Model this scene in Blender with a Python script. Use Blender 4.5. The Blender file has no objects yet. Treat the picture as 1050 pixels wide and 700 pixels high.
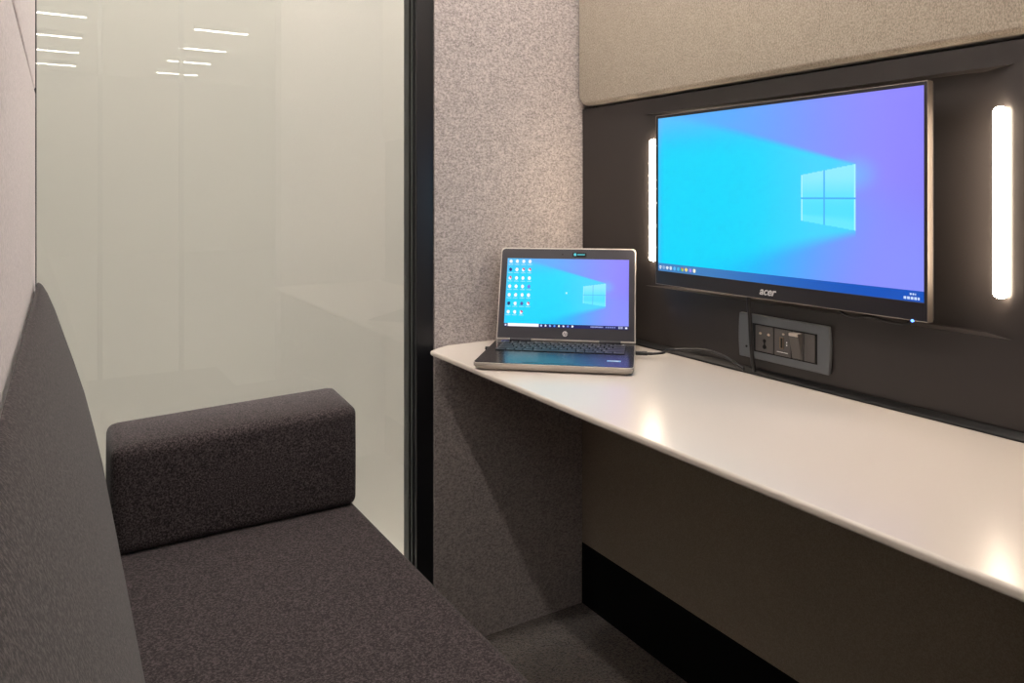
import bpy, bmesh, math, random
from mathutils import Vector, Matrix
random.seed(4)
sc = bpy.context.scene
C = sc.collection
R = math.radians

# ------------------------------------------------------------------ helpers
def lin(c):
    return tuple((v/12.92 if v <= .04045 else ((v+.055)/1.055)**2.4) for v in c)
def rgb(r, g, b): return lin((r/255, g/255, b/255))

def mat(name, col, rough=.6, metal=0, spec=.5, emit=None, strength=0, coat=0):
    m = bpy.data.materials.new(name); m.use_nodes = True
    b = m.node_tree.nodes['Principled BSDF']
    b.inputs['Base Color'].default_value = (*col, 1)
    b.inputs['Roughness'].default_value = rough
    b.inputs['Metallic'].default_value = metal
    b.inputs['Specular IOR Level'].default_value = spec
    b.inputs['Coat Weight'].default_value = coat
    if emit:
        b.inputs['Emission Color'].default_value = (*emit, 1)
        b.inputs['Emission Strength'].default_value = strength
    return m

def fibre(name, dark, light, scale=420, blotch=45, bump=.35, rough=.95, sheen=.25, contrast=(.36, .64), stretch=(1, 1, 1), dist=.002):
    """woven / felted wool: fine fibre speckle plus slow cloudy variation"""
    m = mat(name, dark, rough, spec=.15)
    nt = m.node_tree; N = nt.nodes; L = nt.links; b = N['Principled BSDF']
    tc = N.new('ShaderNodeTexCoord'); mp = N.new('ShaderNodeMapping'); mp.inputs['Scale'].default_value = stretch
    L.new(tc.outputs['Object'], mp.inputs['Vector'])
    n1 = N.new('ShaderNodeTexNoise'); n1.inputs['Scale'].default_value = scale; n1.inputs['Detail'].default_value = 3; n1.inputs['Roughness'].default_value = .7
    n2 = N.new('ShaderNodeTexNoise'); n2.inputs['Scale'].default_value = blotch; n2.inputs['Detail'].default_value = 5; n2.inputs['Roughness'].default_value = .7
    for n in (n1, n2): L.new(mp.outputs[0], n.inputs['Vector'])
    r1 = N.new('ShaderNodeMapRange'); r1.inputs[1].default_value = contrast[0]; r1.inputs[2].default_value = contrast[1]
    L.new(n1.outputs['Fac'], r1.inputs[0])
    mx = N.new('ShaderNodeMix'); mx.data_type = 'FLOAT'; mx.inputs[0].default_value = .3
    L.new(r1.outputs[0], mx.inputs[2]); L.new(n2.outputs['Fac'], mx.inputs[3])
    cm = N.new('ShaderNodeMix'); cm.data_type = 'RGBA'
    cm.inputs[6].default_value = (*dark, 1); cm.inputs[7].default_value = (*light, 1)
    L.new(mx.outputs[0], cm.inputs[0]); L.new(cm.outputs[2], b.inputs['Base Color'])
    bp = N.new('ShaderNodeBump'); bp.inputs['Strength'].default_value = bump; bp.inputs['Distance'].default_value = dist
    L.new(mx.outputs[0], bp.inputs['Height']); L.new(bp.outputs[0], b.inputs['Normal'])
    b.inputs['Sheen Weight'].default_value = sheen
    return m

def painted(name, col, rough, scale, bump, spec=.5, dist=.001, var=.06):
    m = mat(name, col, rough, spec=spec)
    nt = m.node_tree; N = nt.nodes; L = nt.links; b = N['Principled BSDF']
    tc = N.new('ShaderNodeTexCoord')
    n1 = N.new('ShaderNodeTexNoise'); n1.inputs['Scale'].default_value = scale; n1.inputs['Detail'].default_value = 4
    L.new(tc.outputs['Object'], n1.inputs['Vector'])
    bp = N.new('ShaderNodeBump'); bp.inputs['Strength'].default_value = bump; bp.inputs['Distance'].default_value = dist
    L.new(n1.outputs['Fac'], bp.inputs['Height']); L.new(bp.outputs[0], b.inputs['Normal'])
    n2 = N.new('ShaderNodeTexNoise'); n2.inputs['Scale'].default_value = 3
    L.new(tc.outputs['Object'], n2.inputs['Vector'])
    cm = N.new('ShaderNodeMix'); cm.data_type = 'RGBA'
    cm.inputs[6].default_value = (*[c*(1-var) for c in col], 1); cm.inputs[7].default_value = (*[min(1, c*(1+var)) for c in col], 1)
    L.new(n2.outputs['Fac'], cm.inputs[0]); L.new(cm.outputs[2], b.inputs['Base Color'])
    return m

def obj(name, bm, m, parent=None, smooth=None, bevel=0, segs=2, loc=None):
    me = bpy.data.meshes.new(name)
    bmesh.ops.recalc_face_normals(bm, faces=bm.faces)
    bm.to_mesh(me); bm.free()
    for mm in (m if isinstance(m, (list, tuple)) else [m]): me.materials.append(mm)
    o = bpy.data.objects.new(name, me); C.objects.link(o)
    if parent: o.parent = parent
    if loc: o.location = loc
    if bevel:
        md = o.modifiers.new('bevel', 'BEVEL'); md.width = bevel; md.segments = segs; md.limit_method = 'ANGLE'; md.angle_limit = R(35)
    if smooth or bevel:
        for p in me.polygons: p.use_smooth = True
        me.set_sharp_from_angle(angle=R(40 if not bevel else 75)) if not bevel else None
        if bevel:
            wn = o.modifiers.new('wn', 'WEIGHTED_NORMAL'); wn.keep_sharp = True
    return o

def box(bm, x0, x1, y0, y1, z0, z1, mi=0):
    v = [bm.verts.new(p) for p in ((x0,y0,z0),(x1,y0,z0),(x1,y1,z0),(x0,y1,z0),(x0,y0,z1),(x1,y0,z1),(x1,y1,z1),(x0,y1,z1))]
    for q in ((0,3,2,1),(4,5,6,7),(0,1,5,4),(1,2,6,5),(2,3,7,6),(3,0,4,7)):
        f = bm.faces.new([v[i] for i in q]); f.material_index = mi
    return v
def B(*a):
    bm = bmesh.new(); box(bm, *a); return bm
def prism(bm, pts, axis, a, b, mi=0):
    """extrude a 2-D outline along an axis: 'x' uses (y,z), 'y' uses (x,z), 'z' uses (x,y)"""
    def P(p, t): return {'x': (t, p[0], p[1]), 'y': (p[0], t, p[1]), 'z': (p[0], p[1], t)}[axis]
    A = [bm.verts.new(P(p, a)) for p in pts]; D = [bm.verts.new(P(p, b)) for p in pts]
    n = len(pts)
    fs = [bm.faces.new(A), bm.faces.new(D[::-1])] + [bm.faces.new((A[i], A[(i+1) % n], D[(i+1) % n], D[i])) for i in range(n)]
    for f in fs: f.material_index = mi
def cyl(bm, r, d, M=None, seg=24, r2=None):
    return bmesh.ops.create_cone(bm, cap_ends=True, segments=seg, radius1=r, radius2=r if r2 is None else r2, depth=d, matrix=M or Matrix())
def tube(name, pts, r, m, parent=None):
    """a cable through the points as a real mesh, Catmull-Rom smoothed"""
    P = [Vector(p) for p in pts]; Q = []
    for i in range(len(P)-1):
        p0 = P[max(i-1, 0)]; p1 = P[i]; p2 = P[i+1]; p3 = P[min(i+2, len(P)-1)]
        for k in range(8):
            t = k/8
            Q.append(.5*((2*p1)+(p2-p0)*t+(2*p0-5*p1+4*p2-p3)*t*t+(3*p1-p0-3*p2+p3)*t**3))
    Q.append(P[-1])
    bm = bmesh.new(); rings = []
    up = Vector((.13, .21, .97))
    for i, q in enumerate(Q):
        d = (Q[min(i+1, len(Q)-1)]-Q[max(i-1, 0)]).normalized()
        a = d.cross(up).normalized(); b = d.cross(a)
        rings.append([bm.verts.new(q+r*(math.cos(k*math.tau/10)*a+math.sin(k*math.tau/10)*b)) for k in range(10)])
    for A, D in zip(rings, rings[1:]):
        for k in range(10): bm.faces.new((A[k], A[(k+1) % 10], D[(k+1) % 10], D[k]))
    bm.faces.new(rings[0][::-1]); bm.faces.new(rings[-1])
    return obj(name, bm, m, parent, smooth=True)
def text_mesh(name, s, size, M, m, parent, extrude=.0003, shear=0, offset=0):
    cu = bpy.data.curves.new(name, 'FONT'); cu.body = s; cu.size = size; cu.extrude = extrude
    cu.align_x = 'CENTER'; cu.align_y = 'CENTER'; cu.shear = shear; cu.offset = offset
    t = bpy.data.objects.new(name, cu); C.objects.link(t)
    dg = bpy.context.evaluated_depsgraph_get(); dg.update()
    me = bpy.data.meshes.new_from_object(t.evaluated_get(dg))
    bpy.data.objects.remove(t); bpy.data.curves.remove(cu)
    me.name = name; me.materials.clear(); me.materials.append(m); me.transform(M)
    o = bpy.data.objects.new(name, me); C.objects.link(o); o.parent = parent
    return o
def thing(name, label, cat, loc=(0, 0, 0), group=None, rot=None):
    o = bpy.data.objects.new(name, None); C.objects.link(o); o.empty_display_size = .1
    o.location = loc
    if rot is not None: o.rotation_euler = rot
    o['label'] = label; o['category'] = cat
    if group: o['group'] = group
    bpy.context.view_layer.update()
    return o
def tag(o, label, cat, group=None):
    o['label'] = label; o['category'] = cat
    if group: o['group'] = group
    return o
def struct(name, bm, m, **k):
    o = obj(name, bm, m, **k); o['kind'] = 'structure'; return o
def keep(o, parent):
    """parent without moving: the mesh was written in world coordinates"""
    o.parent = parent; o.matrix_parent_inverse = parent.matrix_world.inverted(); return o

# ------------------------------------------------------------------ materials
FELT = fibre('grey_felt', rgb(112, 105, 104), rgb(214, 204, 201), scale=210, blotch=30, bump=.3, stretch=(.8,1,1.1), contrast=(.32,.68))
FELTL = fibre('pale_felt', rgb(186, 174, 174), rgb(232, 220, 220), scale=260, blotch=30, bump=.2)
KNIT = fibre('beige_knit', rgb(124, 115, 103), rgb(186, 174, 158), scale=420, blotch=40, bump=.2, stretch=(1, 1, .6))
WOOL = fibre('charcoal_wool', rgb(5, 4, 4), rgb(100, 90, 92), scale=330, blotch=100, bump=.15, sheen=.12, contrast=(.42, .66))
CARPET = fibre('dark_carpet', rgb(24, 21, 19), rgb(128, 114, 104), scale=190, blotch=60, bump=1.0, dist=.004)
LOWER = fibre('brown_grey_panel', rgb(140, 128, 112), rgb(176, 162, 144), scale=420, blotch=12, bump=.15, rough=.8)
METAL = painted('dark_coated_metal', rgb(50, 46, 45), .36, 500, .06, spec=.45)
BLACK = mat('black_skirting', rgb(8, 8, 9), .7, spec=.2)
FRAME = mat('black_aluminium', rgb(22, 22, 26), .35, spec=.5)
FRAME2 = mat('grey_aluminium', rgb(62, 64, 64), .4, metal=.3)
DESK = painted('cream_worktop', rgb(212, 202, 192), .25, 700, .03, spec=.5, var=.02)
RUB = mat('black_rubber', rgb(20, 20, 21), .55)
CABLE = mat('cable_sheath', rgb(30, 29, 31), .4)
PLASTIC = mat('monitor_black_plastic', rgb(36, 34, 40), .33)
SIDE = mat('brushed_silver_side', rgb(150, 140, 132), .35, metal=.85)
LSILVER = mat('laptop_silver', rgb(196, 188, 180), .34, metal=.35)
LDARK = mat('laptop_dark_deck', rgb(36, 36, 44), .2, metal=.5)
LBEZEL = mat('laptop_bezel', rgb(44, 42, 50), .4)
KEYM = mat('laptop_key', rgb(26, 27, 32), .42)
KEYW = mat('key_legend', rgb(190, 190, 190), .6)
PLATE = mat('socket_plate_grey', rgb(96, 100, 104), .42, metal=.1)
MODULE = mat('socket_module', rgb(84, 81, 80), .45)
HOLE = mat('socket_hole', rgb(6, 6, 6), .8)
WARMLED = mat('amber_indicator', rgb(255, 220, 180), .4, emit=rgb(255, 214, 170), strength=1.0)
WHITE = mat('white_mark', rgb(225, 225, 225), .5)
CREAMW = painted('cream_wall_paint', rgb(214, 210, 200), .85, 70, .18, spec=.2, dist=.0015, var=.01)
CEIL = mat('ceiling_white', rgb(170, 166, 160), .9)
OFFICE = mat('office_wall', rgb(150, 146, 138), .9)
OFLOOR = mat('office_carpet', rgb(176, 172, 166), .8)

LAMP = mat('warm_led_diffuser', (1, 1, 1), .5, emit=(1.0, .82, .62), strength=45)
OLAMP = mat('office_led', (1, 1, 1), .5, emit=(1.0, .97, .9), strength=26)
DLAMP = mat('downlight_led', (1, 1, 1), .5, emit=(1.0, .92, .83), strength=54)
DLAMP2 = mat('desk_strip_led', (1, 1, 1), .5, emit=(1.0, .92, .84), strength=21)

GLASS = bpy.data.materials.new('clear_glass'); GLASS.use_nodes = True
nt = GLASS.node_tree; nt.nodes.clear()
out = nt.nodes.new('ShaderNodeOutputMaterial'); mx = nt.nodes.new('ShaderNodeMixShader')
tr = nt.nodes.new('ShaderNodeBsdfTransparent'); tr.inputs[0].default_value = (.955, .96, .945, 1)
gl = nt.nodes.new('ShaderNodeBsdfGlossy'); gl.inputs['Roughness'].default_value = .0
fr = nt.nodes.new('ShaderNodeFresnel'); fr.inputs[0].default_value = 1.9
nt.links.new(fr.outputs[0], mx.inputs[0]); nt.links.new(tr.outputs[0], mx.inputs[1]); nt.links.new(gl.outputs[0], mx.inputs[2])
nt.links.new(mx.outputs[0], out.inputs[0])

# ------------------------------------------------------------------ dimensions (metres; +Y = depth, +X = desk wall)
XR, XL, YF, YN, YG = 1.22, -.03, 1.63, .31, 1.66
HP = 2.10          # booth ceiling
DZ = .75           # desk top

# ---- office around the booth
struct('floor', B(-4.2, 5.2, -12.8, 2.1, -.06, -.0), OFLOOR)
struct('wall_back', B(-4.2, 5.2, 1.98, 2.1, 0, 3.4), CREAMW)
struct('wall_front', B(-4.2, 5.2, -12.9, -12.8, 0, 3.4), OFFICE)
struct('wall_office_left', B(-4.3, -4.2, -12.9, 2.1, 0, 3.4), OFFICE)
struct('wall_office_right', B(5.2, 5.3, -12.9, 2.1, 0, 3.4), OFFICE)
struct('ceiling', B(-4.3, 5.3, -12.9, 2.1, 3.38, 3.46), CEIL)
# mullions of the office's glass partition, seen mirrored in the booth glass
for i, x in enumerate((.235, .64)):
    struct('trim_%d' % (i+1), B(x-.012, x+.012, -1.3, -1.27, 0, 3.38), FRAME2)

# ---- booth shell
struct('floor.001', B(XL-.05, XR+.02, YN-.02, YF+.11, 0, .018), CARPET)
struct('ceiling.001', B(XL-.06, XR+.14, YN-.04, YF+.11, HP, HP+.06), CEIL)
lw = [(XL-.07, YN-.02), (XL-.008, YN), (XL+.0085, YG+.012), (XL-.07, YG+.012)]
bm = bmesh.new(); prism(bm, lw, 'z', 1.306, HP); prism(bm, lw, 'z', .0, 1.302)
struct('wall_left', bm, FELTL, bevel=.004)
struct('wall_right', B(XR, XR+.06, YN-.02, YF+.1, .18, .742), LOWER)
struct('wall_right.001', B(XR+.045, XR+.13, YN-.02, YF+.1, .742, HP), BLACK)
struct('baseboard_right', B(XR-.001, XR+.06, YN-.02, YF+.1, .018, .18), BLACK)
struct('wall_far', B(.783, XR+.13, YF, YF+.1, .0, HP), FELT)
struct('wall_near', B(.783, XR+.13, YN-.09, YN+.005, .0, HP), FELT)

# window: black frame and glass pane across the far end
w = thing('window_1', 'x', 'x'); del w['label']; del w['category']; w['kind'] = 'structure'
bm = bmesh.new()
box(bm, .738, .782, YF+.004, YG+.03, .0, HP)
obj('window_frame', bm, FRAME, w, bevel=.002)
bm = bmesh.new(); box(bm, .7335, .7385, YG-.012, YG+.03, .0, HP); obj('glazing_bead', bm, FRAME2, w, bevel=.001)
bm = bmesh.new(); box(bm, .730, .7345, YG-.001, YG+.03, .0, HP); obj('gasket', bm, RUB, w)
bm = bmesh.new(); box(bm, XL+.010, .729, YF+.018, YF+.1, HP-.05, HP); box(bm, XL+.010, .729, YF+.018, YF+.1, 0.018, .05); obj('window_rail', bm, FRAME, w)
obj('window_frame', B(XL-.03, XL+.0105, YG+.0125, YG+.03, 0, HP), FRAME, w)
g = bmesh.new(); vs = [g.verts.new(p) for p in ((XL+.010, YG+.01, .05), (.729, YG+.01, .05), (.729, YG+.01, HP-.05), (XL+.010, YG+.01, HP-.05))]; g.faces.new(vs)
obj('glass_pane', g, GLASS, w)

# ---- upper knit panel over the desk
bm = bmesh.new(); r = .035; y0, y1, z0, z1 = YN+.012, YF-.004, 1.345, HP-.01
pts = []
for cx_, cy_, a0 in ((y1-r, z0+r, -90), (y1-r, z1-r, 0), (y0+r, z1-r, 90), (y0+r, z0+r, 180)):
    for k in range(7):
        a = R(a0+k*15); pts.append((cx_+r*math.cos(a), cy_+r*math.sin(a)))
prism(bm, pts, 'x', XR-.018, XR+.045)
tag(obj('acoustic_panel', bm, KNIT, bevel=.010, segs=4), 'beige knit padded wall panel above the dark monitor recess', 'wall panel')

# ---- dark metal media panel with a recess
mp = thing('media_panel', 'dark coated metal panel with a shallow recess around the monitor', 'wall panel', (XR, .97, DZ))
oy0, oy1, oz0, oz1 = .565, 1.381, .893, 1.303
iy0, iy1 = .622, 1.322; dx = .035
Y0, Y1, Z0, Z1 = YN+.006, YF-.001, DZ+.004, 1.338
bm = bmesh.new()
V = {}
def v(x, y, z):
    k = (round(x, 5), round(y, 5), round(z, 5))
    if k not in V: V[k] = bm.verts.new(k)
    return V[k]
def q(*p): bm.faces.new([v(*a) for a in p])
X0 = XR; XD = XR+dx
q((X0,Y0,Z0),(X0,Y1,Z0),(X0,oy1,oz0),(X0,oy0,oz0)); q((X0,Y0,Z1),(X0,oy0,oz1),(X0,oy1,oz1),(X0,Y1,Z1))
q((X0,Y0,Z0),(X0,oy0,oz0),(X0,oy0,oz1),(X0,Y0,Z1)); q((X0,Y1,Z0),(X0,Y1,Z1),(X0,oy1,oz1),(X0,oy1,oz0))
q((X0,oy0,oz0),(XD,iy0,oz0),(XD,iy0,oz1),(X0,oy0,oz1)); q((X0,oy1,oz0),(X0,oy1,oz1),(XD,iy1,oz1),(XD,iy1,oz0))
q((XD,iy0,oz0),(XD,iy1,oz0),(XD,iy1,oz1),(XD,iy0,oz1))
q((X0,oy0,oz0),(X0,oy1,oz0),(XD,iy1,oz0),(XD,iy0,oz0)); q((X0,oy0,oz1),(XD,iy0,oz1),(XD,iy1,oz1),(X0,oy1,oz1))
XB = XR+.043
q((XB,Y0,Z0),(XB,Y0,Z1),(XB,Y1,Z1),(XB,Y1,Z0))
q((X0,Y0,Z0),(X0,Y0,Z1),(XB,Y0,Z1),(XB,Y0,Z0)); q((X0,Y1,Z0),(XB,Y1,Z0),(XB,Y1,Z1),(X0,Y1,Z1))
q((X0,Y0,Z0),(XB,Y0,Z0),(XB,Y1,Z0),(X0,Y1,Z0)); q((X0,Y0,Z1),(X0,Y1,Z1),(XB,Y1,Z1),(XB,Y0,Z1))
o = obj('faceplate', bm, METAL, bevel=.0018); keep(o, mp)

# ---- two vertical lamps on the bevelled ends of the recess
def make_lamp(label, y, sgn):
    t = thing('wall_lamp', label, 'lamp', (XR+.012, y, 1.0975), 'vertical light bars beside the monitor')
    L_ = .289; r = .0098
    bm = bmesh.new(); prof = []
    n = 6
    for k in range(n+1):
        a = R(90*k/n); prof.append((r*math.sin(a), -L_/2+r*(1-math.cos(a))*.7))
    prof += [(p[0], -p[1]) for p in prof[::-1]]
    rings = []
    for pr in prof:
        rings.append([bm.verts.new((max(pr[0], 1e-4)*math.cos(R(15*k)), max(pr[0], 1e-4)*math.sin(R(15*k)), pr[1])) for k in range(24)])
    for A, D in zip(rings, rings[1:]):
        for k in range(24): bm.faces.new((A[k], A[(k+1) % 24], D[(k+1) % 24], D[k]))
    bm.faces.new(rings[0][::-1]); bm.faces.new(rings[-1])
    a = obj('diffuser', bm, LAMP, t, smooth=True); a.location = (-.012, 0, 0)
    bm = B(-.006, .002, -.007, .007, -L_/2+.004, L_/2-.004)
    b = obj('mounting_channel', bm, METAL, t, bevel=.001)
    b.location = (.004, 0, 0); b.rotation_euler = (0, 0, sgn*R(30))
    return t
make_lamp('glowing vertical light bar on the recess end nearest the camera, right of the monitor', .585, 1)
make_lamp('glowing vertical light bar at the far left edge of the monitor', 1.350, -1)

# ---- monitor
mon = thing('monitor', 'large wall-mounted black monitor showing a blue and purple desktop', 'monitor', (1.17, .975, .907))
MX = 1.168
def screen_mesh(nx, ny, colf, place, mname, strength):
    me = bpy.data.meshes.new('screen')
    vs = []; fs = []; cols = []
    for j in range(ny+1):
        for i in range(nx+1): vs.append(place(i/nx, j/ny))
    for j in range(ny):
        for i in range(nx):
            a = j*(nx+1)+i; fs.append((a, a+1, a+nx+2, a+nx+1)); cols.append(colf((i+.5)/nx, (j+.5)/ny, i, ny-1-j))
    me.from_pydata(vs, [], fs)
    at = me.color_attributes.new('picture', 'FLOAT_COLOR', 'CORNER')
    flat = []
    for c in cols:
        l = lin([max(0, min(1, k/255)) for k in c]); flat += [*l, 1.]*4
    at.data.foreach_set('color', flat)
    m = bpy.data.materials.new(mname); m.use_nodes = True
    N = m.node_tree.nodes; b = N['Principled BSDF']
    a = N.new('ShaderNodeVertexColor'); a.layer_name = 'picture'
    b.inputs['Base Color'].default_value = (.004, .004, .005, 1); b.inputs['Roughness'].default_value = .35; b.inputs['Specular IOR Level'].default_value = .3
    m.node_tree.links.new(a.outputs[0], b.inputs['Emission Color']); b.inputs['Emission Strength'].default_value = strength
    me.materials.append(m)
    o = bpy.data.objects.new('screen', me); C.objects.link(o); return o
def ss(a, b, x):
    t = max(0, min(1, (x-a)/(b-a))); return t*t*(3-2*t)
def mixc(a, b, t): return tuple(p+(r_-p)*t for p, r_ in zip(a, b))
def wallpaper(u, v_, soft=1.0):
    cyan = (0, 216, 255); purple = (146, 140, 255); blue = (88, 176, 255)
    # outside the beam: blue at left turning purple at right
    out_ = mixc(blue, purple, ss(.2, .95, u))
    low = mixc((0, 205, 255), (138, 146, 255), ss(.28, .92, u+.15*(.32-v_)))
    base = mixc(low, out_, ss(.35, .62, v_))
    # beam cone from the window's edges fanning left
    if u < .805:
        top = .65+(.805-u)*.50
        bot = (.318-(.805-u)*.42) if u > .0 else 0
        k = ss(top+.012+.05*(.805-u), top-.012-.05*(.805-u), v_)*ss(bot-.04-.16*(.805-u), bot+.02+.10*(.805-u), v_)
        beam = mixc(cyan, (78, 214, 255), ss(.30, .72, u)*.9)
        edge = mixc(blue, beam, ss(.42, .0, v_-.62+.0) if v_ > .62 else 1)
        beam = mixc(beam, (96, 190, 255), ss(.70, 1.02, v_)*.9)
        base = mixc(base, beam, k)
    # glow around the window
    d = math.hypot((u-.80)*1.0, (v_-.60)*.8)
    base = mixc(base, (110, 200, 255), .6*ss(.10, .0, d))
    base = mixc(base, (135, 125, 250), .5*ss(.0, .25, u-.80)*ss(.15, .5, v_))
    # left edge lighter haze
    base = mixc(base, (120, 180, 255), .45*ss(.035, .0, u))
    # the four panes
    if .625 <= u <= .805:
        t = (u-.625)/.18; hi = .603+.047*t; lo = .359-.041*t
        if lo <= v_ <= hi:
            c = mixc((84, 226, 255), (150, 238, 255), ss(.42, .62, v_)*.9)
            c = mixc(c, (124, 240, 255), .5*ss(.40, .345+.04*(1-t), v_) if v_ < .40 else 0)
            if abs(u-.7035) < .0022 or abs(v_-.478) < .0036: c = (72, 180, 250)
            elif u < .6305 or u > .7995: c = (170, 246, 255)
            base = c
    return base
# 5x3 micro glyphs for the tray clock and labels (a few pixels tall in the photo)
G = {'0': '757', '1': '262'}
def monitor_pic(u, v_, i, j):
    c = wallpaper(u, v_)
    if v_ < .050:
        c = mixc((66, 128, 190), (18, 84, 190), ss(.1, .9, u))
        pos = [.012, .030, .048, .066, .086, .105, .124, .144, .164, .184]
        colr = [(240, 245, 255), (150, 180, 220), (225, 235, 245), (215, 225, 240), (90, 190, 250), (70, 190, 230), (240, 120, 90), (250, 220, 110), (170, 140, 240), (250, 250, 220)]
        for n, (p, k) in enumerate(zip(pos, colr)):
            dd = math.hypot((u-p)*1.78, v_-.025)
            if dd < .0115:
                c = k
                if n == 6: c = (225, 60, 60) if v_ > .028 else ((90, 190, 90) if u < p else (240, 210, 70))
                if n == 0 and (abs(u-p) < .001 or abs(v_-.025) < .0018): c = (80, 120, 180)
        if .958 < u < .978 and .030 < v_ < .040 and (i % 3): c = (215, 230, 255)
        if .945 < u < .988 and .010 < v_ < .021 and (i % 4): c = (205, 222, 255)
    return c
sy0, sy1, sz0, sz1 = .672, 1.278, .9398, 1.281
o = screen_mesh(416, 234, monitor_pic, lambda a, b: (MX+.0012, sy1+(sy0-sy1)*a, sz0+(sz1-sz0)*b), 'monitor_picture', 1.0); keep(o, mon)
by0, by1, bz0, bz1 = .6665, 1.2835, .9105, 1.2865
bm = bmesh.new()
for a in ((by0, sy0, bz0, bz1), (sy1, by1, bz0, bz1), (sy0, sy1, bz0, sz0), (sy0, sy1, sz1, bz1)): box(bm, MX, MX+.004, *a)
o = obj('bezel', bm, PLASTIC, bevel=.0006); keep(o, mon)
bm = bmesh.new()
t_ = .0012
box(bm, MX-.0005, MX+.014, by0-t_, by0, bz0-t_, bz1+t_); box(bm, MX-.0005, MX+.014, by1, by1+t_, bz0-t_, bz1+t_)
box(bm, MX-.0005, MX+.014, by0, by1, bz1, bz1+t_); box(bm, MX-.0005, MX+.014, by0, by1, bz0-t_, bz0)
o = obj('edge_band', bm, SIDE, bevel=.0004); keep(o, mon)
bm = bmesh.new(); box(bm, MX+.004, MX+.021, by0, by1, bz0, bz1); prism(bm, [(by0+.06, bz0+.03), (by1-.06, bz0+.03), (by1-.06, bz1-.06), (by0+.06, bz1-.06)], 'x', MX+.021, MX+.040)
o = obj('back_housing', bm, PLASTIC, bevel=.003); keep(o, mon)
o = obj('wall_bracket', B(MX+.040, XR+dx+.001, .92, 1.03, 1.03, 1.15), METAL, bevel=.001); keep(o, mon)
# orientation matrix for lettering on surfaces that face -X: text x -> -Y, text y -> +Z
MXT = Matrix(((0, 0, -1, 0), (-1, 0, 0, 0), (0, 1, 0, 0), (0, 0, 0, 1)))
tmp = text_mesh('brand_lettering', 'acer', .021, Matrix.Translation((MX-.0002, .975, .9245)) @ MXT, WHITE, None, extrude=.0003, shear=.35, offset=.0004); keep(tmp, mon)
bm = bmesh.new(); cyl(bm, .0022, .003, Matrix.Translation((MX, .690, .9095)) @ Matrix.Rotation(R(90), 4, 'Y'), 12)
o = obj('power_light', bm, mat('blue_led', rgb(80, 120, 255), .4, emit=rgb(90, 140, 255), strength=4)); keep(o, mon); o['label'] = 'tiny blue power light'

# ---- desk
bm = bmesh.new()
pts = [(.752, .316), (.748, .97), (.752, 1.590), (.815, YF-.001), (XR-.0005, YF-.001), (XR-.0005, YN+.006), (.765, YN+.006)]
prism(bm, pts, 'z', DZ-.012, DZ)
dk = thing('desk', 'long cream wall-to-wall worktop with a thin rounded front edge', 'desk', (XR, .97, DZ-.012))
o = obj('worktop', bm, DESK, bevel=.0045, segs=4); keep(o, dk)
bm = bmesh.new(); prism(bm, [(XR-.02, DZ+.0002), (XR-.001, DZ+.0002), (XR-.001, DZ+.010), (XR-.006, DZ+.010), (XR-.02, DZ+.004)], 'y', YN+.01, YF-.004)
o = obj('cable_strip', bm, RUB, bevel=.001); keep(o, dk)
for y in (.55, .97, 1.4):
    bm = bmesh.new(); prism(bm, [(XR-.002, DZ-.0122), (XR-.25, DZ-.0122), (XR-.25, DZ-.020), (XR-.03, DZ-.10), (XR-.002, DZ-.10)], 'y', y-.004, y+.004)
    o = obj('support_bracket', bm, METAL); keep(o, dk)

# ---- socket plate below the monitor
sp = thing('power_socket_plate', 'dark grey wall plate with universal socket, charging port and rocker switch', 'power socket', (XR, .977, .78))
Pw0, Pw1, Pz0, Pz1 = .870, 1.084, .780, .869
bm = bmesh.new()
def arc_rect(y0, y1, z0, z1, bulge):
    p = []
    for k in range(9):
        s_ = k/8; p.append((y0-bulge*math.sin(math.pi*s_), z0+(z1-z0)*s_))
    for k in range(9):
        s_ = k/8; p.append((y1+bulge*math.sin(math.pi*s_), z1-(z1-z0)*s_))
    return p
prism(bm, arc_rect(Pw0+.003, Pw1-.003, Pz0, Pz1, .003), 'x', XR-.009, XR-.0003)
o = obj('cover_plate', bm, PLATE, bevel=.002, segs=3); keep(o, sp)
o = obj('inner_frame', B(XR-.0102, XR-.0088, .896, 1.048, .7955, .8515), HOLE, bevel=.0004); keep(o, sp)
def module(name, y0, y1, x=.012):
    o = obj(name, B(XR-x, XR-.009, y0, y1, .798, .849), MODULE, bevel=.0006); keep(o, sp); return o
m1 = module('socket_module', .9935, 1.037)
bm = bmesh.new(); cyl(bm, .0034, .0016, Matrix.Translation((XR-.0122, 1.0145, .8205)) @ Matrix.Rotation(R(90), 4, 'Y'), 14)
cyl(bm, .0042, .0016, Matrix.Translation((XR-.0122, 1.0145, .8085)) @ Matrix.Rotation(R(90), 4, 'Y'), 14)
box(bm, XR-.013, XR-.0115, 1.0135, 1.0155, .806, .824)
o = obj('socket_hole', bm, HOLE); keep(o, m1)
for y in (1.0245, 1.0045):
    bm = bmesh.new(); bmesh.ops.create_uvsphere(bm, u_segments=14, v_segments=8, radius=.0034, matrix=Matrix.Translation((XR-.012, y, .834)) @ Matrix.Diagonal((.4, 1, .8, 1)))
    o = obj('indicator_dot', bm, mat('pale_dot', rgb(205, 185, 165), .3)); keep(o, m1)
m2 = module('charging_module', .9525, .991)
bm = bmesh.new(); box(bm, XR-.0135, XR-.0118, .9685, .9775, .812, .8345)
o = obj('charging_port', bm, mat('port_steel', rgb(120, 105, 90), .4, metal=.6)); keep(o, m2)
o = obj('port_tongue', B(XR-.0138, XR-.0132, .9705, .9745, .814, .8325), HOLE); keep(o, m2)
bm = bmesh.new(); box(bm, XR-.0125, XR-.0119, .9605, .9625, .819, .822); box(bm, XR-.0125, XR-.0119, .9605, .9625, .824, .827); box(bm, XR-.0125, XR-.0119, .959, .984, .8045, .8058)
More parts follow.
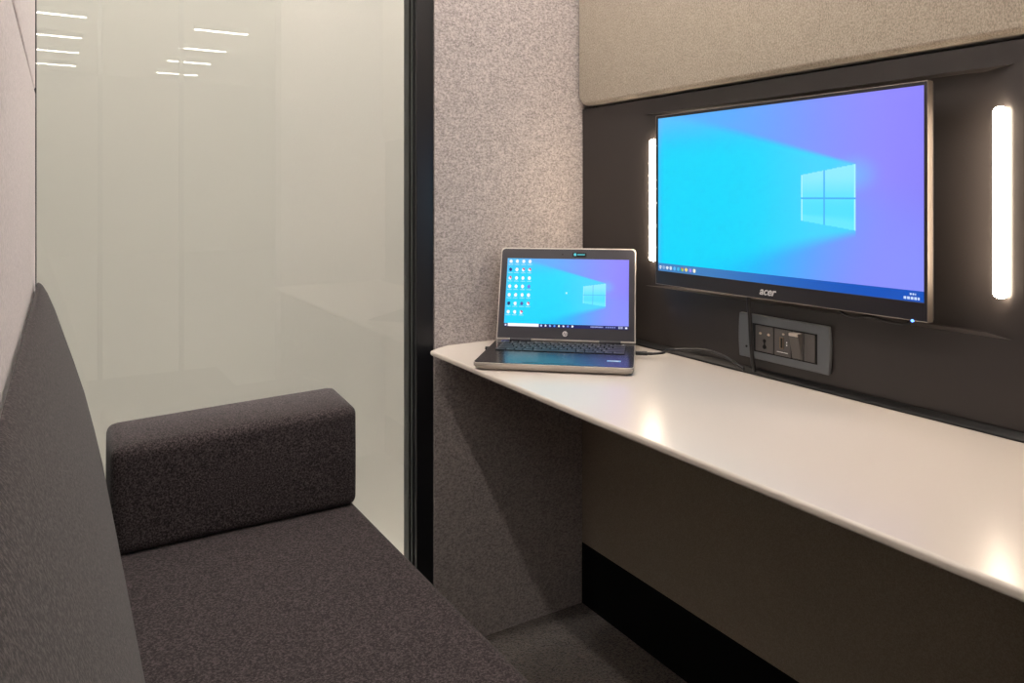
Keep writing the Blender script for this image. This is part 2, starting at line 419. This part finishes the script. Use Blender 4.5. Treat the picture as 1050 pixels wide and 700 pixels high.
o = obj('port_marking', bm, WHITE); keep(o, m2)
bm = bmesh.new(); bmesh.ops.create_uvsphere(bm, u_segments=14, v_segments=8, radius=.003, matrix=Matrix.Translation((XR-.012, .9695, .8405)) @ Matrix.Diagonal((.4, 1, .7, 1)))
o = obj('indicator_dot', bm, mat('pale_dot_two', rgb(195, 180, 165), .3)); keep(o, m2)
m3 = module('switch_module', .925, .950)
bm = bmesh.new(); prism(bm, [(XR-.012, .800), (XR-.012, .848), (XR-.024, .848), (XR-.0215, .842), (XR-.0135, .803)], 'y', .928, .9485)
o = obj('rocker_switch', bm, mat('rocker', rgb(84, 80, 78), .3), bevel=.0008); keep(o, m3)
bm = bmesh.new(); prism(bm, [(XR-.0242, .8425), (XR-.0242, .8485), (XR-.012, .8485), (XR-.012, .8425)], 'y', .9283, .9482)
o = obj('switch_tip', bm, mat('rocker_tip', rgb(200, 190, 180), .3), bevel=.001); keep(o, m3); o['label'] = 'pale upper end of the rocker'
module('blank_module', .900, .923)
bm = bmesh.new(); cyl(bm, .0022, .0012, Matrix.Translation((XR-.0094, 1.062, .802)) @ Matrix.Rotation(R(90), 4, 'Y'), 12)
o = obj('screw', bm, HOLE); keep(o, sp)

# ---- cables
tag(tube('monitor_cable', [(1.213, 1.055, .965), (1.200, 1.048, .930), (1.196, 1.044, .900), (1.193, 1.038, .860), (1.192, 1.034, .815), (1.194, 1.032, .780), (1.199, 1.031, .758)], .0042, CABLE),
    'black cable hanging from the monitor down past the socket plate', 'cable')
keep(tube('power_lead', [(1.20, .860, .925), (1.19, .835, .905), (1.186, .808, .898), (1.186, .775, .903), (1.186, .740, .899), (1.186, .712, .900), (1.189, .700, .909), (1.192, .696, .918)], .0022, CABLE), mon)

# ---- laptop
hl = Vector((.901, 1.546, 0)); hr = Vector((1.153, 1.335, 0)); ctr = (hl+hr)/2
ang = math.atan2(hr.y-hl.y, hr.x-hl.x)-R(1.6)
lt = thing('laptop', 'open silver and black laptop with a desktop of white icons', 'laptop', (ctr.x, ctr.y, DZ), rot=(0, 0, ang))
W2, DP, TH = .1635, .246, .0165      # local: x along hinge, -y towards the user, z up
bm = bmesh.new()
pts = []
for cx_, cy_, a0 in ((W2-.010, -.010+.006, 0), (-W2+.010, -.010+.006, 90), (-W2+.010, -DP+.010, 180), (W2-.010, -DP+.010, 270)):
    for k in range(6): a = R(a0+k*18); pts.append((cx_+.010*math.cos(a), cy_+.010*math.sin(a)))
n = len(pts); lower = [bm.verts.new((p[0]*.965, -DP/2+(p[1]+DP/2)*.95, .0025)) for p in pts]; mid = [bm.verts.new((*p, .010)) for p in pts]; top = [bm.verts.new((*p, TH)) for p in pts]
bm.faces.new(lower[::-1]); bm.faces.new(top)
for a, b in ((lower, mid), (mid, top)):
    for k in range(n): bm.faces.new((a[k], a[(k+1) % n], b[(k+1) % n], b[k]))
base = obj('laptop_base', bm, LSILVER, lt, bevel=.0012)
bm = bmesh.new(); prism(bm, [(p[0]*.992, -DP/2+(p[1]+DP/2)*.99) for p in pts], 'z', TH-.0004, TH+.0005)
deck = obj('palm_rest', bm, LDARK, base)
# keyboard: every key cap in one mesh, legends as tiny marks
bm = bmesh.new(); lg = bmesh.new()
kw = .0185; x0 = -.1425
rows = [([1]*15+[.6], .011), ([1]*13+[2], .0175), ([1.5]+[1]*12+[1.5], .0175), ([1.8]+[1]*11+[2.2], .0175), ([2.3]+[1]*10+[2.7], .0175), ([1.2, 1, 1, 1.2, 5, 1, 1.2, 1, 1, 1.4], .0175)]
y = -.020
for ws, h in rows:
    tot = sum(ws); sc_ = (2*.1425)/tot; x = x0
    for wk in ws:
        a, b = x+.0012, x+wk*sc_-.0012
        box(bm, a, b, y-h+.0012, y-.0012, TH+.0006, TH+.0024)
        box(lg, a+.003, a+.0055, y-.006, y-.0035, TH+.0023, TH+.0026)
        x += wk*sc_
    y -= h+.0006
kb = obj('keyboard', bm, KEYM, base, bevel=.0005, segs=1)
obj('key_legends', lg, KEYW, kb)
obj('touchpad', B(-.062, .042, -DP+.014, -DP+.074, TH+.0004, TH+.0009), mat('touchpad_grey', rgb(40, 40, 48), .22), base, bevel=.0003)
st = obj('processor_sticker', B(.108, .136, -DP+.050, -DP+.062, TH+.0005, TH+.0009), mat('sticker_blue', rgb(110, 170, 215), .4), base)
obj('sticker_text', B(.112, .132, -DP+.054, -DP+.058, TH+.0009, TH+.0011), WHITE, st)
obj('maker_sticker', B(-.148, -.130, -.017, -.006, TH+.0005, TH+.0009), mat('sticker_dark_blue', rgb(40, 70, 150), .4), base)
for a, b in ((-.13, -.07), (.07, .13)):
    obj('rubber_foot', B(a, b, -.022, -.010, 0.0, .003), RUB, base)
    obj('rubber_foot', B(a, b, -DP+.02, -DP+.03, 0.0, .003), RUB, base)
lid = bpy.data.objects.new('lid', None); C.objects.link(lid); lid.parent = lt
bpy.data.objects.remove(lid)
# lid geometry in its own frame: hinge line on x, z up the lid, faces -y; leaned back
LH = .228
LM = Matrix.Translation((0, .001, TH-.002)) @ Matrix.Rotation(R(-18.5), 4, 'X')
def lidmesh(bm): bmesh.ops.transform(bm, matrix=LM, verts=bm.verts); return bm
pts = []
for cx_, cz_, a0 in ((W2-.009, LH-.009, 0), (-W2+.009, LH-.009, 90)):
    for k in range(6): a = R(a0+k*18); pts.append((cx_+.009*math.cos(a), cz_+.009*math.sin(a)))
pts += [(-W2, .004), (W2, .004)]
bm = bmesh.new(); prism(bm, pts, 'y', 0, .0062); lid = obj('lid', lidmesh(bm), LSILVER, lt, bevel=.0010)
bm = bmesh.new(); prism(bm, [(p[0]*.984, .0075+(p[1]-.004)*.970) for p in pts], 'y', -.0006, .0004); obj('screen_bezel', lidmesh(bm), LBEZEL, lid)
for s_ in (-1, 1):
    bm = bmesh.new(); cyl(bm, .0045, .05, Matrix.Translation((s_*.105, .002, .004)) @ Matrix.Rotation(R(90), 4, 'Y'), 16)
    obj('hinge', lidmesh(bm), LBEZEL, lid, smooth=True)
lsx0, lsx1, lsz0, lsz1 = -.1465, .1475, .034, .2005
random.seed(9)
icons = {}
for r_i in range(8):
    for c_i in range(4):
        if r_i >= 6 and c_i == 3: continue
        icons[(r_i, c_i)] = (252, 252, 252)
special = {(1, 0): (30, 40, 130), (5, 0): (40, 50, 110), (5, 2): (80, 90, 170), (3, 3): (110, 120, 230), (7, 1): (110, 30, 90)}
icons.update(special); icons.pop((7, 3), None)
def laptop_pic(u, v_, i, j):
    # same wallpaper, the window mark a little further left
    c = wallpaper(min(1, u*.985), v_)
    if abs(u-.5) < .006 and abs(v_-.50) < .011: c = (210, 250, 255)
    for (r_i, c_i), k in icons.items():
        if r_i > 6: continue
        px = .030+c_i*.053; py = .955-r_i*.124
        if abs(u-px) < .016 and abs(v_-py) < .034:
            d_ = math.hypot((u-px)/.0125, (v_-py)/.026)
            if d_ < 1:
                c = k
                if (r_i, c_i) in ((1, 2), (1, 3), (2, 0), (5, 3), (6, 2)) and (u-px)*1.5+(v_-py) > 0.002: c = (225, 70, 120)
        if abs(u-px) < .019 and abs(v_-(py-.046)) < .007 and (i+j) % 2: c = (200, 240, 255)
    if v_ < .052:
        c = (16, 22, 96)
        if .032 < u < .285 and v_ > .006: c = (255, 255, 255)
        if abs(u-.014) < .007 and abs(v_-.026) < .013: c = (230, 235, 255)
        for p, k in zip((.305, .340, .376, .412, .448, .484, .520, .556), ((200, 210, 255), (240, 240, 250), (150, 190, 255), (90, 160, 255), (240, 240, 220), (230, 235, 255), (120, 150, 240), (245, 250, 255))):
            if math.hypot((u-p)*1.78, v_-.026) < .015: c = k
        if .70 < u < .80 and .018 < v_ < .034 and (i % 3): c = (170, 180, 240)
        if .82 < u < .90 and .018 < v_ < .034 and (i % 4 < 2): c = (150, 165, 235)
        if .915 < u < .955 and ((.029 < v_ < .041) or (.010 < v_ < .022)) and (i % 3): c = (210, 220, 255)
        if .972 < u < .988 and .012 < v_ < .040: c = (235, 240, 255)
    return c
def lplace(a, b):
    return tuple(LM @ Vector((lsx0+(lsx1-lsx0)*a, -.0010, lsz0+(lsz1-lsz0)*b)))
o = screen_mesh(288, 162, laptop_pic, lplace, 'laptop_picture', 1.0); o.parent = lid
# camera with its slide cover, and the round maker's mark
bm = bmesh.new(); cyl(bm, .0018, .001, Matrix.Translation((-.012, -.0009, .2115)) @ Matrix.Rotation(R(90), 4, 'X'), 14)
obj('camera_lens', lidmesh(bm), HOLE, lid)
bm = bmesh.new(); box(bm, .012, .046, -.0018, -.0005, .2065, .2165); cv = obj('camera_cover', lidmesh(bm), HOLE, lid, bevel=.0005)
bm = bmesh.new(); cyl(bm, .0035, .0006, Matrix.Translation((.0185, -.0020, .2115)) @ Matrix.Rotation(R(90), 4, 'X'), 16); box(bm, .024, .042, -.0022, -.0017, .2102, .2126)
obj('cover_print', lidmesh(bm), mat('teal_print', rgb(80, 200, 225), .5), cv)
bm = bmesh.new(); cyl(bm, .0062, .0008, Matrix.Translation((0, -.0010, .0205)) @ Matrix.Rotation(R(90), 4, 'X'), 28)
bd = obj('round_badge', lidmesh(bm), mat('badge_silver', rgb(215, 212, 208), .3, metal=.2), lid, smooth=True)
MT = LM @ Matrix.Translation((0, -.0015, .0205)) @ Matrix.Rotation(R(90), 4, 'X')
text_mesh('badge_lettering', 'hp', .0105, MT, LBEZEL, bd, extrude=.0002, shear=.4)
# plug pushed into the right side, its lead, and a dongle on the left
bm = bmesh.new(); LT = lt.matrix_world.copy()
d = Vector((math.cos(ang), math.sin(ang), 0))
p0 = LT @ Vector((W2+.0005, -.070, .011))
bm = bmesh.new(); cyl(bm, .0048, .026, Matrix.Translation(p0+d*.013) @ d.to_track_quat('Z', 'Y').to_matrix().to_4x4(), 16)
cyl(bm, .0034, .012, Matrix.Translation(p0+d*.031) @ d.to_track_quat('Z', 'Y').to_matrix().to_4x4(), 16)
ch = thing('laptop_charger', 'dark charging lead plugged into the right side of the laptop', 'cable', tuple(p0))
o = obj('plug', bm, RUB, bevel=.001); keep(o, ch)
pe = p0+d*.036
o = tube('lead', [tuple(pe), (pe.x+.018, pe.y-.016, pe.z+.003), (1.150, 1.225, .772), (1.172, 1.185, .778), (1.187, 1.145, .781), (1.192, 1.110, .776), (1.196, 1.085, .768), (1.200, 1.060, .7575)], .0030, CABLE); keep(o, ch)
p1 = LT @ Vector((-W2-.0005, -.062, .0085))
bm = bmesh.new(); cyl(bm, .0042, .012, Matrix.Translation(p1-d*.006) @ d.to_track_quat('Z', 'Y').to_matrix().to_4x4(), 14)
tag(obj('usb_receiver', bm, RUB, bevel=.001), 'tiny black plug sticking out of the left side of the laptop', 'usb receiver')

# ---- sofa
sofa = thing('sofa', 'charcoal wool built-in bench seat with a sloping backrest along the left wall', 'sofa', (.3, .97, .018))
def padded(bm, cuts, amp):
    pass
bm = bmesh.new(); box(bm, XL+.015, .546, YN+.02, YF+.0, .30, .468)
o = obj('seat', bm, WOOL, bevel=.014, segs=4); keep(o, sofa)
bm = bmesh.new(); box(bm, XL+.012, .50, YN+.03, YF-.02, .018, .30)
o = obj('plinth', bm, BLACK, bevel=.003); keep(o, sofa)
# backrest: side outline swept along the bench
prof = [(-.016, .4685), (.104, .4685), (.098, .535), (.087, .600), (.074, .665), (.057, .740), (.040, .800), (.024, .852), (.010, .898), (-.001, .928), (-.009, .944), (-.014, .9495), (-.018, .950)]
bm = bmesh.new(); prism(bm, prof, 'y', YN+.004, YF-.002)
for v_ in bm.verts: v_.co.x -= .0118*(1.65-v_.co.y)*(v_.co.z-.4685)/.48
o = obj('backrest', bm, WOOL, bevel=.010, segs=3); keep(o, sofa)

# bolster
bm = bmesh.new()
x0, x1, y0, y1, z0, z1 = .094, .545, 1.500, 1.654, .4685, .684
r = .020; nx, ny, nz = 40, 16, 20
def rbox(bm, x0, x1, y0, y1, z0, z1, r, n, puff, zb=None):
    res = bmesh.ops.create_cube(bm, size=1); 
    bmesh.ops.subdivide_edges(bm, edges=bm.edges[:], cuts=n, use_grid_fill=True)
    c = Vector(((x0+x1)/2, (y0+y1)/2, (z0+z1)/2)); h = Vector(((x1-x0)/2, (y1-y0)/2, (z1-z0)/2))
    for v_ in bm.verts:
        s_ = v_.co*2
        # even spread with denser rows near the edges
        p = Vector([math.copysign(1-(1-abs(a))**1.35, a) if abs(a) < 1 else a for a in s_])
        p = Vector((p.x*h.x, p.y*h.y, p.z*h.z))
        inner = Vector([max(-h[i]+r, min(h[i]-r, p[i])) for i in range(3)])
        d_ = p-inner
        if d_.length > 1e-9: p = inner+d_.normalized()*r if sum(abs(k) > 1e-6 for k in d_) > 1 or True else p
        nrm = [1-(p[i]/h[i])**2 for i in range(3)]
        q_ = p.copy()
        big = max(range(3), key=lambda i: abs(s_[i]))
        oth = [i for i in range(3) if i != big]
        if not (big == 2 and p.z < 0): q_[big] += math.copysign(puff, p[big])*max(0, nrm[oth[0]])*max(0, nrm[oth[1]])
        q_.z = max(q_.z, -h.z)
        v_.co = c+q_
rbox(bm, x0, x1, y0, y1, z0, z1, .017, 24, .003)
for v_ in bm.verts:      # the front leans very slightly, top sits a touch lower in front
    t = (v_.co.z-z0)/(z1-z0)
    v_.co.z -= .012*t*(y1-v_.co.y)/(y1-y0)+.013*t*(x1-v_.co.x)/(x1-x0)
tag(obj('bolster_cushion', bm, WOOL, smooth=True), 'charcoal block-shaped bolster cushion on the bench against the glass', 'cushion')

# ---- booth and office lights, plus one added behind the glass
dl = thing('ceiling_light_strip', 'slim light strip in the booth ceiling along the bench side', 'ceiling light', (.075, .97, HP))
o = obj('diffuser', B(.050, .100, .42, 1.54, HP-.006, HP-.002), DLAMP); keep(o, dl)
bm = bmesh.new()
for a in ((.042, .050, .412, 1.548), (.100, .108, .412, 1.548), (.050, .100, .412, .42), (.050, .100, 1.54, 1.548)): box(bm, *a, HP-.008, HP-.0005)
o = obj('trim_frame', bm, FRAME2); keep(o, dl)

ds = thing('ceiling_light_strip', 'slim light strip in the booth ceiling above the desk', 'ceiling light', (.93, .97, HP))
o = obj('diffuser', B(.86, 1.00, .42, 1.54, HP-.006, HP-.002), DLAMP2); keep(o, ds)
bm = bmesh.new()
for a in ((.852, .860, .412, 1.548), (1.00, 1.008, .412, 1.548), (.860, 1.00, .412, .42), (.860, 1.00, 1.54, 1.548)): box(bm, *a, HP-.008, HP-.0005)
o = obj('trim_frame', bm, FRAME2); keep(o, ds)

def office_light(x0, x1, y, label, z=3.30, wd=.065, m=OLAMP, group='linear office ceiling lights'):
    t = thing('linear_ceiling_light', label, 'ceiling light', ((x0+x1)/2, y, z), group)
    l = (x1-x0)/2
    obj('housing', B(-l-.01, l+.01, -wd/2-.006, wd/2+.006, .006, .08), CEIL, t)
    obj('diffuser', B(-l, l, -wd/2, wd/2, 0, .006), m, t)
    return t
K = (3.30-1.107)/(2.70-1.107)
for y, n in ((-4.41, 'topmost'), (-5.46, 'second from the top'), (-6.38, 'third from the top'), (-7.38, 'lowest')):
    yy = 3.34-(3.34-y)*K
    office_light(-.75*K, .285*K, yy, 'linear office ceiling light mirrored in the glass, %s of the left row' % n)
    office_light(1.19*K, 1.675*K, yy, 'linear office ceiling light mirrored in the glass, %s of the right row' % n)
ADDED_LED = mat('added_wall_fill_led', (1, 1, 1), .5, emit=(1.0, .985, .96), strength=275)
office_light(-1.6, 2.6, 1.86, 'added unseen light above the wall behind the glass, brightening that wall', z=3.30, wd=.12, m=ADDED_LED, group=None)  # added lamp out of view, only there to brighten the wall behind the glass
office_light(-2.6, -1.4, -3.0, 'linear office ceiling light off to the left behind the camera', z=3.30, wd=.16, m=OLAMP, group=None)

# ---- world and camera
wd = bpy.data.worlds.new('World'); sc.world = wd; wd.use_nodes = True
wd.node_tree.nodes['Background'].inputs[0].default_value = (.5, .5, .5, 1); wd.node_tree.nodes['Background'].inputs[1].default_value = .02
f = 775.; cam = bpy.data.cameras.new('Camera'); co = bpy.data.objects.new('Camera', cam); C.objects.link(co)
cam.sensor_width = 36; cam.sensor_fit = 'HORIZONTAL'; cam.lens = f/1050*36
cam.shift_x = 0; cam.shift_y = -(350-201)/1050; cam.clip_start = .02
co.location = (0, 0, 1.107); co.rotation_euler = (R(90), 0, -math.atan2(475, f))
sc.camera = co
sc.view_settings.view_transform = 'Standard'; sc.view_settings.look = 'None'
sc.view_settings.exposure = 0; sc.view_settings.gamma = 1; sc.view_settings.use_curve_mapping = False
